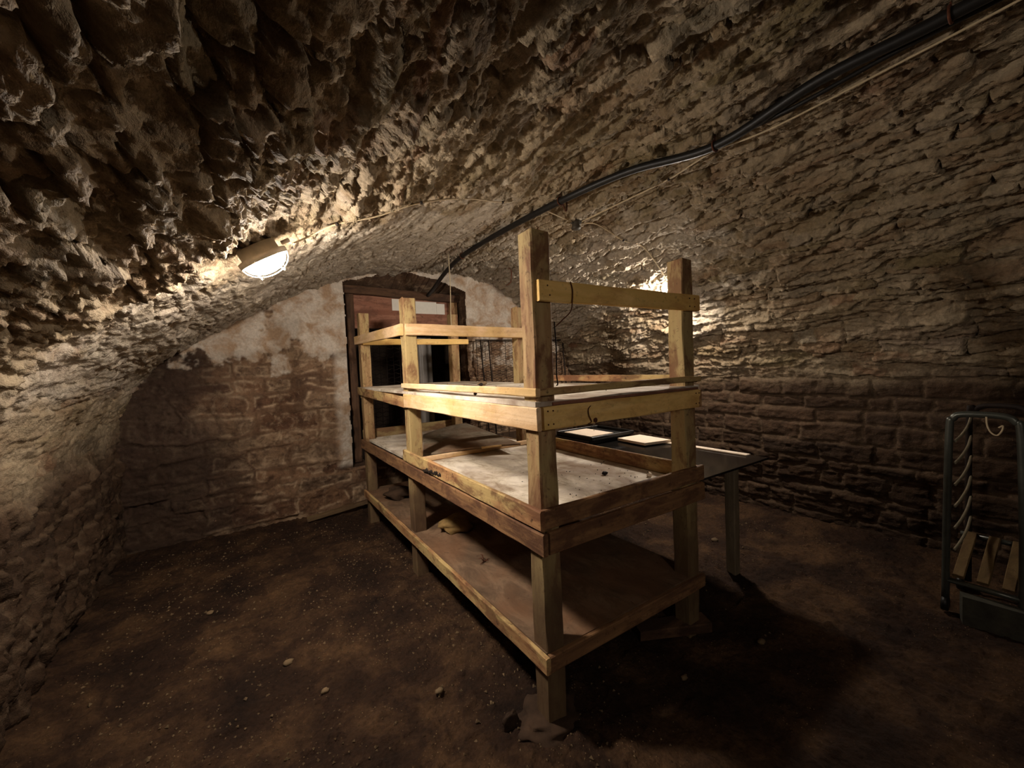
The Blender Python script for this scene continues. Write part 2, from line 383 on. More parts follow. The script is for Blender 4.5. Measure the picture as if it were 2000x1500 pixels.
D = dv * (1 - wlow) + dl * wlow + fbm(S * .9, Y * .7, 61, 2) * .035
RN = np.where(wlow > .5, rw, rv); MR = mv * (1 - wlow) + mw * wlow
ln_ = fbm(S * 2.2, Y * 1.8, 131, 5, .6)
PXr = np.repeat(px, len(yg))
LIME_GLOW = np.where(left, sstep(-.12, .22, (Y - 2.25) * .8 + ln_ * .45) * sstep(1.22, 1.55, Zp + ln_ * .15), 0)                         # limewash plus lamp light painted into the far left vault
LIME_GLOW = np.maximum(LIME_GLOW, sstep(-.05, .30, .62 - np.hypot((PXr - 3.1) * .8, (Y - 2.3) * .9) + ln_ * .5) * sstep(1.45, 1.7, Zp) * .9 * ~left)  # pale mortar smears and the right lamp's light pool painted in
LIME_GLOW = np.maximum(LIME_GLOW, sstep(-.10, .30, (Y - 2.75) * .7 + ln_ * .5) * sstep(1.7, 2.0, Zp + ln_ * .2) * .85)      # far crown painted paler, in place of lamp light it lacks
NS, NY = len(sg), len(yg)
VX = np.repeat(px, NY) + np.repeat(nx, NY) * D; VZ = np.repeat(pz, NY) + np.repeat(nz, NY) * D
VAULT_D = D.reshape(NS, NY)
ALLV = np.stack([VX, Y, VZ], 1).reshape(NS, NY, 3)
i_l = int(np.argmax(pz > .97)); i_r = NS - int(np.argmax(pz[::-1] > 1.22))
def shell(name, a, b):
    V = ALLV[a:b + 1].reshape(-1, 3); n = b - a + 1
    ii, jj = np.meshgrid(np.arange(n - 1), np.arange(NY - 1), indexing='ij'); q = (ii * NY + jj).ravel()
    Q = np.stack([q, q + NY, q + NY + 1, q + 1], 1)
    sl = lambda A: A.reshape(NS, NY)[a:b + 1].ravel()
    o = mesh_obj(name, V, None, M['vault'], attrs=dict(rnd=sl(RN), mortar=sl(MR), low=sl(wlow), lime_glow=sl(LIME_GLOW)), quads=Q, origin=(0, 0, 0)); o['kind'] = 'structure'
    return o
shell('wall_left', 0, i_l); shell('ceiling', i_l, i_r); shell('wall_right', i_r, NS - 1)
def vpt(s_or_x, y, off=0.0):
    """point on the vault above x, lifted off into the room"""
    x = s_or_x; s = np.interp(x, PR[:, 0], PS) if -.8 < x < 3.8 else 0
    i = int(round(s / DS)); j = int(np.argmin(np.abs(yg - y))); i0, i1, j0, j1 = max(i - 2, 0), i + 3, max(j - 2, 0), j + 3
    d = VAULT_D[i0:i1, j0:j1].max() + off
    return np.array([px[i] + nx[i] * d, y, pz[i] + nz[i] * d])

# ------------------------------------------------------------------ back wall with the doorway
xg = np.arange(-1.0, 4.05, DS); zg = np.arange(-.06, 2.66, DS)
X, Z = np.meshgrid(xg, zg, indexing='ij'); X = X.ravel(); Z = Z.ravel()
ws = Z + fbm(X * 3, Z * 3, 71, 4) * .030; wx = X + fbm(X * 3, Z * 3, 72, 4) * .06
r, la, lb, e, es, ey = stones(ws, wx, 73, .13, .20, .22, .55)
jw = .030 + .030 * gnoise(X * 3, Z * 4, 74); j = 1 - sstep(.35, 1, e / np.maximum(jw, .008))
pl = sstep(-.05, .06, (Z - 1.62) * .9 + fbm(X * 2.6, Z * 2.6, 75, 6, .6) * .42) * (1 - sstep(2.3, 2.6, X) * .2)
pl = np.maximum(pl, sstep(.72, .80, X + .03 * gnoise(Z * 5, Z * 0, 76)) * (1 - sstep(.95, 1.05, X)) * sstep(.42, .5, Z) * .9)
d = (r[:, 0] - .5) * .022 + la * (r[:, 1] - .5) * .014 + lb * (r[:, 2] - .5) * .018 + j * .004 + fbm(X * 7, Z * 9, 77, 4) * .014 + ridged(X * 6, Z * 14, 83) * .007 + fbm(X * 30, Z * 30, 78, 3) * .004
d = d * (1 - pl * .75) + pl * .012 + fbm(X * 1.2, Z * 1.2, 79, 2) * .03
YW = YB - d
DX0, DX1, DZ0 = .885, 2.24, .44
edge = lambda a, s: .012 * gnoise(a * 9, a * 0 + s, 81)
ztop = np.interp(X, [.85, 1.0, 1.43, 1.9, 2.3], [2.315, 2.33, 2.47, 2.40, 2.27]) + .015 * gnoise(X * 14, X * 0, 82)
hole = (X > DX0 + edge(Z, 1)) & (X < DX1 + edge(Z, 7)) & (Z > DZ0 + edge(X, 3)) & (Z < ztop)
nX, nZ = len(xg), len(zg)
ii, jj = np.meshgrid(np.arange(nX - 1), np.arange(nZ - 1), indexing='ij'); q = (ii * nZ + jj).ravel()
Q = np.stack([q, q + nZ, q + nZ + 1, q + 1], 1)
keep = ~hole[Q].any(1); Qk = Q[keep]
# reveal: boundary edges of the hole go back 0.3 m
ed = {}
for a, b in ((0, 1), (1, 2), (2, 3), (3, 0)):
    for u, v_ in zip(Qk[:, a], Qk[:, b]):
        k = (u, v_) if u < v_ else (v_, u); ed[k] = None if k in ed else (u, v_)
bd = [v_ for v_ in ed.values() if v_ is not None]
inx = lambda i: DX0 - .1 < X[i] < DX1 + .1 and DZ0 - .1 < Z[i] < 2.55
bd = [(u, v_) for u, v_ in bd if inx(u) and inx(v_)]
VB = [np.stack([X, YW, Z], 1)]; base = len(X); vm = {}; ext = []
for u, v_ in bd:
    for i in (u, v_):
        if i not in vm:
            vm[i] = base + len(ext); ext.append((X[i], YB + .30, min(Z[i], 2.31) if Z[i] > 1.5 else Z[i])); ext.append((X[i], YW[i], Z[i]))
VB.append(np.array(ext)); Qr = np.array([(vm[v_] + 1, vm[u] + 1, vm[u], vm[v_]) for u, v_ in bd])
ne = len(ext)
o = mesh_obj('wall_back', np.concatenate(VB), None, M['back'], attrs=dict(rnd=np.concatenate([r[:, 3], np.full(ne, .72)]), mortar=np.concatenate([j, np.zeros(ne)]),
             plaster=np.concatenate([pl, np.zeros(ne)]), rim=np.concatenate([np.exp(-((e - jw) / .011) ** 2), np.zeros(ne)])), quads=np.concatenate([Qk, Qr]), origin=(0, 0, 0))
o['kind'] = 'structure'
# wall behind the viewer and the passage behind the door
o = mesh_obj('wall_near', [(-1, -2.25, -.1), (4, -2.25, -.1), (4, -2.25, 2.7), (-1, -2.25, 2.7)], [(0, 1, 2, 3)], M['passage'], smooth=False); o['kind'] = 'structure'
pv = [(.3, YB + .28, .40), (2.9, YB + .28, .40), (2.9, YB + 1.5, .40), (.3, YB + 1.5, .40), (.3, YB + .28, 2.5), (2.9, YB + .28, 2.5), (2.9, YB + 1.5, 2.5), (.3, YB + 1.5, 2.5)]
o = mesh_obj('wall_passage', pv, [(0, 1, 2, 3), (7, 6, 5, 4), (3, 2, 6, 7), (0, 3, 7, 4), (1, 5, 6, 2)], M['passage'], smooth=False); o['kind'] = 'structure'

# ------------------------------------------------------------------ floor
fx = np.concatenate([np.arange(-1.0, 4.02, .012)]); fy = np.concatenate([np.arange(-2.3, -.1, .06), np.arange(-.1, YB + .1, .012)])
def floor_h(x, y):
    x = np.asarray(x, float); y = np.asarray(y, float)
    h = fbm(x * 1.3, y * 1.3, 91, 3) * .012 + fbm(x * 7, y * 7, 92, 4) * .011 + fbm(x * 30, y * 30, 93, 2) * .007 + np.maximum(0, gnoise(x * 17, y * 17, 94) - .25) * .028
    wl = np.exp(-(x + .86) / .16) + np.exp(-(3.86 - x) / .14) + np.exp(-(YB - y) / .12)
    return h + .035 * np.clip(wl, 0, 1) - .004
FX, FY = np.meshgrid(fx, fy, indexing='ij'); FXr, FYr = FX.ravel(), FY.ravel(); FZ = floor_h(FXr, FYr)
ii, jj = np.meshgrid(np.arange(len(fx) - 1), np.arange(len(fy) - 1), indexing='ij'); q = (ii * len(fy) + jj).ravel(); n_ = len(fy)
o = mesh_obj('floor', np.stack([FXr, FYr, FZ], 1), None, M['floor'], quads=np.stack([q, q + n_, q + n_ + 1, q + 1], 1), origin=(0, 0, 0)); o['kind'] = 'structure'
fh = lambda x, y: float(floor_h(np.array([x]), np.array([y]))[0])
rnd = random.Random(5)
gm = MB()
cnt = 0
while cnt < 3200:
    x = rnd.uniform(-.75, 3.6); y = rnd.uniform(.9, 4.2)
    dens = float(gnoise(np.array([x * 1.5]), np.array([y * 1.5]), 95)[0]) + (.35 if x < 1.0 else -.1)
    if rnd.random() > .35 + dens: continue
    rr = rnd.uniform(.0024, .0065) * (1.6 if rnd.random() < .12 else 1); a = rnd.uniform(0, 6.28)
    c = np.array([x, y, fh(x, y) + rr * .3]); pts = [(math.cos(a + k * 2.1) * rr * rnd.uniform(.7, 1.4), math.sin(a + k * 2.1) * rr * rnd.uniform(.7, 1.4), 0) for k in range(3)]
    gm.add([c + np.array(p) for p in pts] + [c + np.array((0, 0, rr)), c + np.array((0, 0, -rr))], [(0, 1, 3), (1, 2, 3), (2, 0, 3), (1, 0, 4), (2, 1, 4), (0, 2, 4)]); cnt += 1
settag(gm.build('gravel', M['gravel'], smooth=False, origin=(0, 0, 0)), 'fine pale grit scattered over the dirt floor', 'gravel', kind='stuff')

# ------------------------------------------------------------------ the wooden shelf rack
AX, AY, W, VC, VD, PSZ = .9034, 1.2167, .987, 1.4345, 2.6498, .086
rack = thing('wooden_rack', 'big rough timber shelf rack with three tiers standing in the middle of the cellar', 'rack', (AX + W / 2, AY + 1.35, 0))
def post(u, v, top, mat, seed, bot=0.0, size=PSZ):
    x, y = AX + u + size / 2, AY + v + size / 2
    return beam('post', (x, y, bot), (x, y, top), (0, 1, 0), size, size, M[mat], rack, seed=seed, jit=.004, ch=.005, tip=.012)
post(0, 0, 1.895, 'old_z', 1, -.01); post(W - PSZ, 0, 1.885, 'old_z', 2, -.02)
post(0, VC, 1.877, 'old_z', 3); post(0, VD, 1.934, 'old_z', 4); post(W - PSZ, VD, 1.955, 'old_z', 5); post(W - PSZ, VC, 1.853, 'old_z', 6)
T = .022
def lb(name, v0, v1, z0, z1, mat, seed, side=-1, z0b=None, z1b=None):
    """board along y on the left (-1) or right (1) face of the posts"""
    x = AX - T / 2 if side < 0 else AX + W + T / 2
    za, zb = (z0 + z1) / 2, ((z0b + z1b) / 2 if z0b is not None else (z0 + z1) / 2)
    return beam(name, (x, AY + v0, za), (x, AY + v1, zb), (0, 0, 1), T, z1 - z0, M[mat], rack, seed=seed)
def fb(name, v, u0, u1, z0, z1, mat, seed, z0b=None, z1b=None, th=T):
    """board along x whose front face is th in front of v"""
    y = AY + v - th / 2; zb = (z0b + z1b) / 2 if z0b is not None else (z0 + z1) / 2
    return beam(name, (AX + u0, y, (z0 + z1) / 2), (AX + u1, y, zb), (0, 0, 1), th, z1 - z0, M[mat], rack, seed=seed)
# top tier
tl = lb('side_board', -T, VC + .03, 1.155, 1.243, 'pine_y', 11); lb('side_board', VC + .032, VD + .12, 1.150, 1.222, 'mid_y', 12, z0b=1.190, z1b=1.262)
tf = fb('front_board', 0, .012, W + .01, 1.155, 1.243, 'ochre_x', 13)
lb('side_board', -T, VD + .1, 1.155, 1.243, 'mid_y', 14, side=1); fb('end_board', VD + PSZ + T, 0, W, 1.16, 1.243, 'mid_x', 15)
lb('lip_board', -T, VC + .06, 1.282, 1.314, 'pine_y', 16); fb('lip_board', 0, 0, W + .02, 1.284, 1.312, 'mid_x', 17)
lb('lip_board', 0, VC + .06, 1.278, 1.318, 'mid_y', 18, side=1)
def deck(name, u0, u1, v0, v1, z, mat, seed, th=.018):
    n = 26; m_ = 46; V = []; F = []
    for k, zz in enumerate((z, z - th)):
        for a in range(n + 1):
            for b in range(m_ + 1):
                x = AX + u0 + (u1 - u0) * a / n; y = AY + v0 + (v1 - v0) * b / m_
                V.append((x, y, zz + (.004 * float(gnoise(x * 4, y * 3, seed)) if k == 0 else 0)))
    s_ = (n + 1) * (m_ + 1); id_ = lambda a, b, k: k * s_ + a * (m_ + 1) + b
    for a in range(n):
        for b in range(m_):
            F.append((id_(a, b, 0), id_(a + 1, b, 0), id_(a + 1, b + 1, 0), id_(a, b + 1, 0))); F.append((id_(a, b, 1), id_(a, b + 1, 1), id_(a + 1, b + 1, 1), id_(a + 1, b, 1)))
    for a in range(n):
        F.append((id_(a, 0, 0), id_(a, 0, 1), id_(a + 1, 0, 1), id_(a + 1, 0, 0))); F.append((id_(a, m_, 0), id_(a + 1, m_, 0), id_(a + 1, m_, 1), id_(a, m_, 1)))
    for b in range(m_):
        F.append((id_(0, b, 0), id_(0, b + 1, 0), id_(0, b + 1, 1), id_(0, b, 1))); F.append((id_(n, b, 0), id_(n, b, 1), id_(n, b + 1, 1), id_(n, b + 1, 0)))
    return mesh_obj(name, V, F, M[mat], rack, smooth=False)
deck('shelf_panel', -.018, W + .015, -.012, VD + .09, 1.262, 'deck_pale', 101)
beam('edge_strip', (AX + .06, AY - .015, 1.2505), (AX + W + .0, AY - .015, 1.2505), (0, 0, 1), .008, .012, M['red_panel'], rack, seed=19)
# middle tier
lb('lip_board', -T, VC + .10, .783, .859, 'mid_y', 21); lb('side_board', -T * 1.5, VD + .1, .690, .774, 'worn_y', 22)
fb('lip_board', 0, -.004, W + .03, .783, .859, 'worn_x', 23); fb('front_board', -.012, .008, W + .012, .690, .775, 'worn_x', 24)
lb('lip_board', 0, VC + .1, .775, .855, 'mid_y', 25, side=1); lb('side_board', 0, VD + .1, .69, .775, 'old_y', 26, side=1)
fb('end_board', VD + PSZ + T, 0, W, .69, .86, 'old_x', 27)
deck('shelf_panel', .03, W - .02, .04, VD + .07, .778, 'deck_pale', 102)
fb('cross_batten', VC - .01, .02, W, .780, .812, 'pine_x', 28, th=.03)
# bottom tier
lb('side_board', -T, VD + .1, .232, .298, 'mid_y', 31); fb('front_board', 0, 0, W + .02, .232, .298, 'worn_x', 32)
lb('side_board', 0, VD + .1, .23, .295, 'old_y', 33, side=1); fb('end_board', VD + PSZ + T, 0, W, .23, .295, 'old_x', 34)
deck('shelf_panel', -.004, W + .004, 0, VD + .09, .302, 'deck_brown', 103)
# top rails
rf = fb('rail', 0, .012, W + .022, 1.632, 1.710, 'ochre_x', 41); fb('rail', VC, .004, W + .03, 1.631, 1.708, 'pine_x', 42, 1.612, 1.690)
lb('rail', VC + .022, VD + .14, 1.632, 1.709, 'pine_y', 43, z0b=1.655, z1b=1.735); fb('rail', VD, PSZ * .2, W + .1, 1.645, 1.700, 'ochre_x', 44)
def nails(par, pts):
    for x, y, z in pts:
        V, F = tube_geo([(x, y + .004, z), (x, y - .0015, z)], .0032, 8); mesh_obj('nail', V, F, M['rust'], par)
yf = AY - T - .001
nails(tf, [(AX + u, yf, z) for u in (.03, .055, .96, .985) for z in (1.176, 1.226)])
nails(rf, [(AX + u, yf, z) for u in (.925, .965) for z in (1.652, 1.690)] + [(AX + .05, yf, 1.69), (AX + .06, yf, 1.655)])
nails(tl, [])

# ------------------------------------------------------------------ things on and under the rack
def rock(name, c, rx, ry, rz, seed, mat, label, cat, group=None, sub=3, rough=.35, flat=0.0):
    V, F = rock_geo(c, rx, ry, rz, seed, sub, rough, flat); return settag(mesh_obj(name, V, F, M[mat]), label, cat, group)
def wire_thing(name, pts, r, mat, label, cat, sub=8, seg=8, group=None):
    V, F = tube_geo(smooth_path(pts, sub), r, seg); return settag(mesh_obj(name, V, F, M[mat]), label, cat, group)
rock('footing_stone', (AX + .03, AY + .06, -.012), .15, .11, .045, 7, 'stone', 'rough earth-caked stone under the near corner post of the rack', 'stone', flat=.2, sub=4, rough=.28)
rock('footing_stone', (AX - .115, AY + .10, .015), .035, .013, .045, 9, 'stone', 'thin upright stone flake left of the near post foot', 'stone')
beam_o = beam('foot_plank', (AX + W - .30, AY + .16, .03), (AX + W + .04, AY - .01, .03), (0, 0, 1), .10, .05, M['dark_x'], seed=61); settag(beam_o, 'dark plank lying under the right front post of the rack', 'plank')
rock('rubble_lump', (AX + .25, AY + VC - .10, .335), .12, .10, .05, 12, 'rag', 'dusty yellowish lump on the bottom shelf behind the middle post', 'lump', rough=.45)
rock('rubble_lump', (AX + .18, AY + VD - .35, .335), .12, .10, .06, 14, 'stone', 'grey dusty lump at the far end of the bottom shelf', 'lump', rough=.45)
# warped board lying across the batten of the middle shelf
V = []; F = []; n = 14; corners = [np.array(c) for c in ((1.02, 2.74, .806), (1.62, 2.40, .845), (1.80, 3.62, .86), (1.36, 3.62, .80))]
for k in (0, 1):
    for a in range(n + 1):
        for b in range(n + 1):
            s_, t_ = a / n, b / n; p_ = corners[0] * (1 - s_) * (1 - t_) + corners[1] * s_ * (1 - t_) + corners[2] * s_ * t_ + corners[3] * (1 - s_) * t_
            V.append((p_[0], p_[1], p_[2] + .012 * math.sin(s_ * 3.1) - k * .012))
s_n = (n + 1) ** 2; g_ = lambda a, b, k: k * s_n + a * (n + 1) + b
for a in range(n):
    for b in range(n): F += [(g_(a, b, 0), g_(a + 1, b, 0), g_(a + 1, b + 1, 0), g_(a, b + 1, 0)), (g_(a, b, 1), g_(a, b + 1, 1), g_(a + 1, b + 1, 1), g_(a + 1, b, 1))]
    F += [(g_(a, 0, 0), g_(a, 0, 1), g_(a + 1, 0, 1), g_(a + 1, 0, 0)), (g_(a, n, 0), g_(a + 1, n, 0), g_(a + 1, n, 1), g_(a, n, 1)), (g_(0, a, 0), g_(0, a + 1, 0), g_(0, a + 1, 1), g_(0, a, 1)), (g_(n, a, 0), g_(n, a, 1), g_(n, a + 1, 1), g_(n, a + 1, 0))]
settag(mesh_obj('loose_board', V, F, M['panel_grey'], smooth=False), 'thin warped grey board lying tilted on the middle shelf', 'board')
settag(beam('wood_strip', (1.36, 2.50, .838), (1.50, 2.47, .838), (0, 0, 1), .018, .012, M['pine_x'], seed=65), 'short pale wood sliver at the edge of the tilted board', 'strip')
rock('stone_bit', (1.48, 2.66, 1.278), .035, .022, .016, 21, 'gravel', 'pale flat stone on the top shelf beside a small dark lump', 'stone')
rock('stone_bit', (1.43, 2.60, 1.274), .016, .012, .012, 22, 'dark_iron', 'small dark lump beside the pale stone on the top shelf', 'lump')
rock('stone_bit', (.93, 1.75, 1.272), .008, .008, .006, 23, 'dark_iron', 'tiny dark crumb on the top shelf edge under the lip board', 'crumb')
rock('stone_bit', (1.63, 1.60, .789), .016, .013, .011, 24, 'dark_iron', 'dark lump on the middle shelf near its right lip', 'lump')
rock('stone_bit', (1.78, 1.42, .788), .018, .010, .012, 25, 'white_board', 'white chip on the middle shelf near its right front corner', 'chip')
dm = MB(); rr_ = random.Random(9)
for k in range(90):
    x = AX + rr_.uniform(.3, .95); y = AY + rr_.uniform(.06, .6); r0 = rr_.uniform(.001, .0035); V, F = rock_geo((x, y, .780 + r0 * .6), r0 * 1.3, r0, r0, k, 1, .3); dm.add(V, F)
for k in range(60):
    x = AX + rr_.uniform(.02, .95); y = AY + rr_.uniform(.1, 2.4); r0 = rr_.uniform(.001, .003); V, F = rock_geo((x, y, 1.264 + r0 * .6), r0 * 1.3, r0, r0, k, 1, .3); dm.add(V, F)
settag(dm.build('crumbs', M['dark_iron'], origin=(AX, AY, .78)), 'dark crumbs of dirt scattered over the pale shelf panels', 'crumbs', kind='stuff')
# rusty scraps and wires
cx, cy = 1.07, 2.0
sc_ = MB()
for k, (a, l, h) in enumerate(((.3, .045, .004), (1.5, .05, .03), (2.4, .035, .02), (3.6, .04, .004), (5.2, .03, .012))):
    V, F = tube_geo([(cx, cy, .306), (cx + math.cos(a) * l * .5, cy + math.sin(a) * l * .5, .306 + h), (cx + math.cos(a) * l, cy + math.sin(a) * l, .306 + h * .8)], [.003, .003, .001], 6); sc_.add(V, F)
settag(sc_.build('rusty_scrap', M['rust']), 'rust-red spiky scrap lying on the bottom shelf', 'scrap')
ch_ = MB(); cy0 = 2.36
for k in range(11):
    t_ = k / 10; V, F = rock_geo((AX - T - .0005, cy0 - .24 * t_, .786 + .020 * t_ + .004 * (k % 3)), .004, .017, .010 + .004 * ((k * 7) % 3) / 2, k, 2, .5); ch_.add(V, F)
ch_.build('rotten_gouge', M['dark_iron'], rack)['label'] = 'dark rotten gouge in the lip board'
wire_thing('rusty_wire', [(AX + .16, AY - T - .004, 1.712), (AX + .168, AY - T - .006, 1.68), (AX + .165, AY - T - .006, 1.64), (AX + .162, AY - .02, 1.60), (AX + .145, AY + .01, 1.57), (AX + .125, AY + .03, 1.545)], .0022, 'rust', 'rusty wire looped over the front rail of the rack', 'wire')
wire_thing('rusty_wire', [(AX + PSZ + .006, AY - .004, 1.56), (AX + PSZ + .009, AY - .006, 1.45), (AX + PSZ + .007, AY - .005, 1.36), (AX + PSZ + .010, AY - .006, 1.325), (AX + PSZ + .004, AY - .006, 1.318)], .0026, 'dark_iron', 'dark wire hanging down beside the near corner post', 'wire')
wire_thing('rusty_wire', [(AX + .245, AY - T - .003, 1.228), (AX + .23, AY - T - .005, 1.215), (AX + .232, AY - T - .006, 1.19), (AX + .245, AY - T - .005, 1.165), (AX + .228, AY - T - .004, 1.158)], .0018, 'rust', 'thin bent wire on the face of the front top board', 'wire')
rock('bolt_head', (AX + .268, AY - T - .004, 1.168), .009, .007, .010, 31, 'rust', 'rusty bolt head low on the front top board', 'bolt', rough=.1)

# ------------------------------------------------------------------ black table beside the rack
TZ = .760
tb = thing('low_table', 'table with thin glossy black top and grey legs behind the rack', 'table', (2.33, 2.27, 0))
beam('table_top', (2.325, 1.255, TZ - .006), (2.325, 3.34, TZ - .006), (0, 0, 1), .775, .012, M['black_sheet'], tb, jit=.0005, ch=.002, step=.3)
for x, y in ((2.10, 1.43), (2.60, 1.43), (2.10, 3.2), (2.60, 3.2)):
    beam('leg', (x, y, -.01), (x, y, TZ - .012), (0, 1, 0), .062, .062, M['grey_wood'], tb, seed=x * 7 + y, jit=.0015)
beam('apron', (2.1, 1.43, TZ - .045), (2.6, 1.43, TZ - .045), (0, 0, 1), .022, .065, M['dark_x'], tb); beam('apron', (2.6, 1.43, TZ - .045), (2.6, 3.2, TZ - .045), (0, 0, 1), .022, .065, M['dark_y'], tb)
beam('apron', (2.1, 1.43, TZ - .045), (2.1, 3.2, TZ - .045), (0, 0, 1), .022, .065, M['dark_y'], tb)
settag(beam('white_strip', (2.675, 1.36, TZ + .0045), (2.675, 2.26, TZ + .0045), (0, 0, 1), .055, .008, M['white_board'], jit=.0003, ch=.001), 'long narrow white strip along the far edge of the black table', 'strip')
def slab(name, corners, z0, z1, mat, label, cat, parent=None):
    V = [(x, y, z0) for x, y in corners] + [(x, y, z1) for x, y in corners]; n = len(corners)
    F = [tuple(range(n - 1, -1, -1)), tuple(range(n, 2 * n))] + [(k, (k + 1) % n, (k + 1) % n + n, k + n) for k in range(n)]
    o = mesh_obj(name, V, F, M[mat], parent, smooth=False)
    return settag(o, label, cat) if label else o
slab('laminate_tile', [(2.45, 1.99), (2.69, 1.94), (2.71, 2.25), (2.47, 2.27)], TZ + .009, TZ + .028, 'white_board', 'white laminate panel lying on the black table beside the tray', 'panel')
def tray(z, x0, x1, y0, y1, rot, label):
    t = thing('black_tray', label, 'tray', ((x0 + x1) / 2, (y0 + y1) / 2, z))
    c, s_ = math.cos(rot), math.sin(rot); mx, my = (x0 + x1) / 2, (y0 + y1) / 2
    R = lambda x, y: (mx + (x - mx) * c - (y - my) * s_, my + (x - mx) * s_ + (y - my) * c)
    slab('tray_base', [R(x0, y0), R(x1, y0), R(x1, y1), R(x0, y1)], z, z + .006, 'black_tray', None, None, t)
    for a, b in (((x0, y0), (x1, y0)), ((x1, y0), (x1, y1)), ((x1, y1), (x0, y1)), ((x0, y1), (x0, y0))):
        p0, p1 = R(*a), R(*b); beam('rim', (*p0, z + .018), (*p1, z + .018), (0, 0, 1), .014, .026, M['black_tray'], t, jit=.0004, ch=.003, step=.2)
    return R
tray(TZ, 2.20, 2.66, 2.32, 2.74, .03, 'flat black tray under another tray on the black table')
R_ = tray(TZ + .032, 2.22, 2.69, 2.30, 2.72, -.02, 'upper black tray on the table with a white sheet inside')
slab('white_sheet', [R_(2.25, 2.34), R_(2.50, 2.34), R_(2.50, 2.66), R_(2.25, 2.66)], TZ + .039, TZ + .060, 'white_board', 'white sheet lying inside the upper black tray', 'sheet')
wire_thing('twig', [(2.44, 2.50, TZ + .064), (2.45, 2.52, TZ + .085), (2.455, 2.55, TZ + .105)], .002, 'dark_iron', 'thin twig sticking up from the white sheet in the tray', 'twig')

# ------------------------------------------------------------------ tubular trolley at the right
tr = thing('tube_trolley', 'rusty tubular metal trolley with curved side rods and wooden slats at the right wall', 'trolley', (3.2, .38, 0))
TX, Y0, Y1, TH = 3.06, .545, .285, 1.055
V, F = tube_geo(smooth_path([(TX, Y0, .06), (TX, Y0 - .004, .5), (TX, Y0 - .012, .97), (TX, Y0 - .024, 1.03), (TX, Y0 - .06, TH), (TX, Y1 + .07, TH), (TX, Y1 + .03, 1.03), (TX, Y1 + .012, .97), (TX, Y1, .5), (TX, Y1, .06)], 6), .016, 12)
mesh_obj('front_frame', V, F, M['steel'], tr)
V, F = tube_geo(smooth_path([(TX + .34, Y0 - .03, .06), (TX + .34, Y0 - .03, .98), (TX + .34, Y0 - .05, 1.04), (TX + .34, Y0 - .09, 1.07), (TX + .34, Y1 + .06, 1.07), (TX + .34, Y1 + .02, 1.04), (TX + .34, Y1, .98), (TX + .34, Y1, .06)], 6), .014, 12)
mesh_obj('rear_frame', V, F, M['dark_iron'], tr)
for k in range(6):
    z = .93 - k * .115
    V, F = tube_geo(smooth_path([(TX + .01, Y0 - .030, z - .02), (TX + .12, Y0 - .036, z + .0), (TX + .24, Y0 - .040, z + .035), (TX + .335, Y0 - .040, z + .085)], 6), .0065, 8); mesh_obj('side_rod', V, F, M['tine'], tr)
for z in (.17,):
    V, F = tube_geo([(TX, Y0 + .0, z), (TX, Y1 - .05, z)], .014, 10); mesh_obj('cross_bar', V, F, M['steel'], tr)
    V, F = tube_geo([(TX + .34, Y0, z + .16), (TX + .34, Y1 - .05, z + .16)], .014, 10); mesh_obj('cross_bar', V, F, M['steel'], tr)
for k in range(3):
    y = Y0 - .045 - k * .085; beam('slat', (TX + .01, y, .195), (TX + .33, y, .345), (0, 1, 0), .016, .044, M['slat'], tr, seed=k, jit=.001)
for y in (Y0, Y1):
    V, F = tube_geo([(TX, y - .012, .038), (TX, y + .012, .038)], .038, 16); mesh_obj('wheel', V, F, M['black_rubber'], tr)
    V, F = tube_geo([(TX + .34, y - .012, .038), (TX + .34, y + .012, .038)], .038, 16); mesh_obj('wheel', V, F, M['black_rubber'], tr)
wire_thing('yellow_cord', [(TX - .012, .405, 1.05), (TX - .014, .402, 1.01), (TX - .014, .39, .975), (TX - .014, .37, .962), (TX - .014, .355, .985), (TX - .014, .352, 1.01), (TX - .016, .365, 1.0)], .0035, 'white_wire', 'short yellowish cord looped on the top bar of the trolley', 'cord')
slab('stone_slab', [(2.98, .47), (3.00, .22), (3.06, .20), (3.04, .49)], -.02, .135, 'concrete', 'mossy grey slab standing on edge before the trolley', 'slab')

# ------------------------------------------------------------------ two bulkhead lamps on the vault and an added fill lamp
def frame_at(x, y, tilt):
    s0 = np.interp(x, PR[:, 0], PS); i = int(round(s0 / DS)); nrm = np.array([nx[i], 0, nz[i]]); tan = np.array([tx[i], 0, tz[i]]) / ln[i]
    nrm = nrm * math.cos(tilt) + np.array([0, 1.0, 0]) * math.sin(tilt); sd = np.cross(nrm, tan)
    return np.array([px[i], y, pz[i]]), nrm, tan, sd
glow = bpy.data.materials.new('lamp_glass'); glow.use_nodes = True; gb = glow.node_tree.nodes['Principled BSDF']
gb.inputs['Base Color'].default_value = (.8, .8, .78, 1); gb.inputs['Emission Color'].default_value = (*LAMP_COLOUR, 1); gb.inputs['Emission Strength'].default_value = LAMP_STRENGTH
fill_glass = glow.copy(); fill_glass.name = 'fill_lamp_glass'; fill_glass.node_tree.nodes['Principled BSDF'].inputs['Emission Strength'].default_value = LAMP_STRENGTH * .32  # weaker glass of the added fill lamp
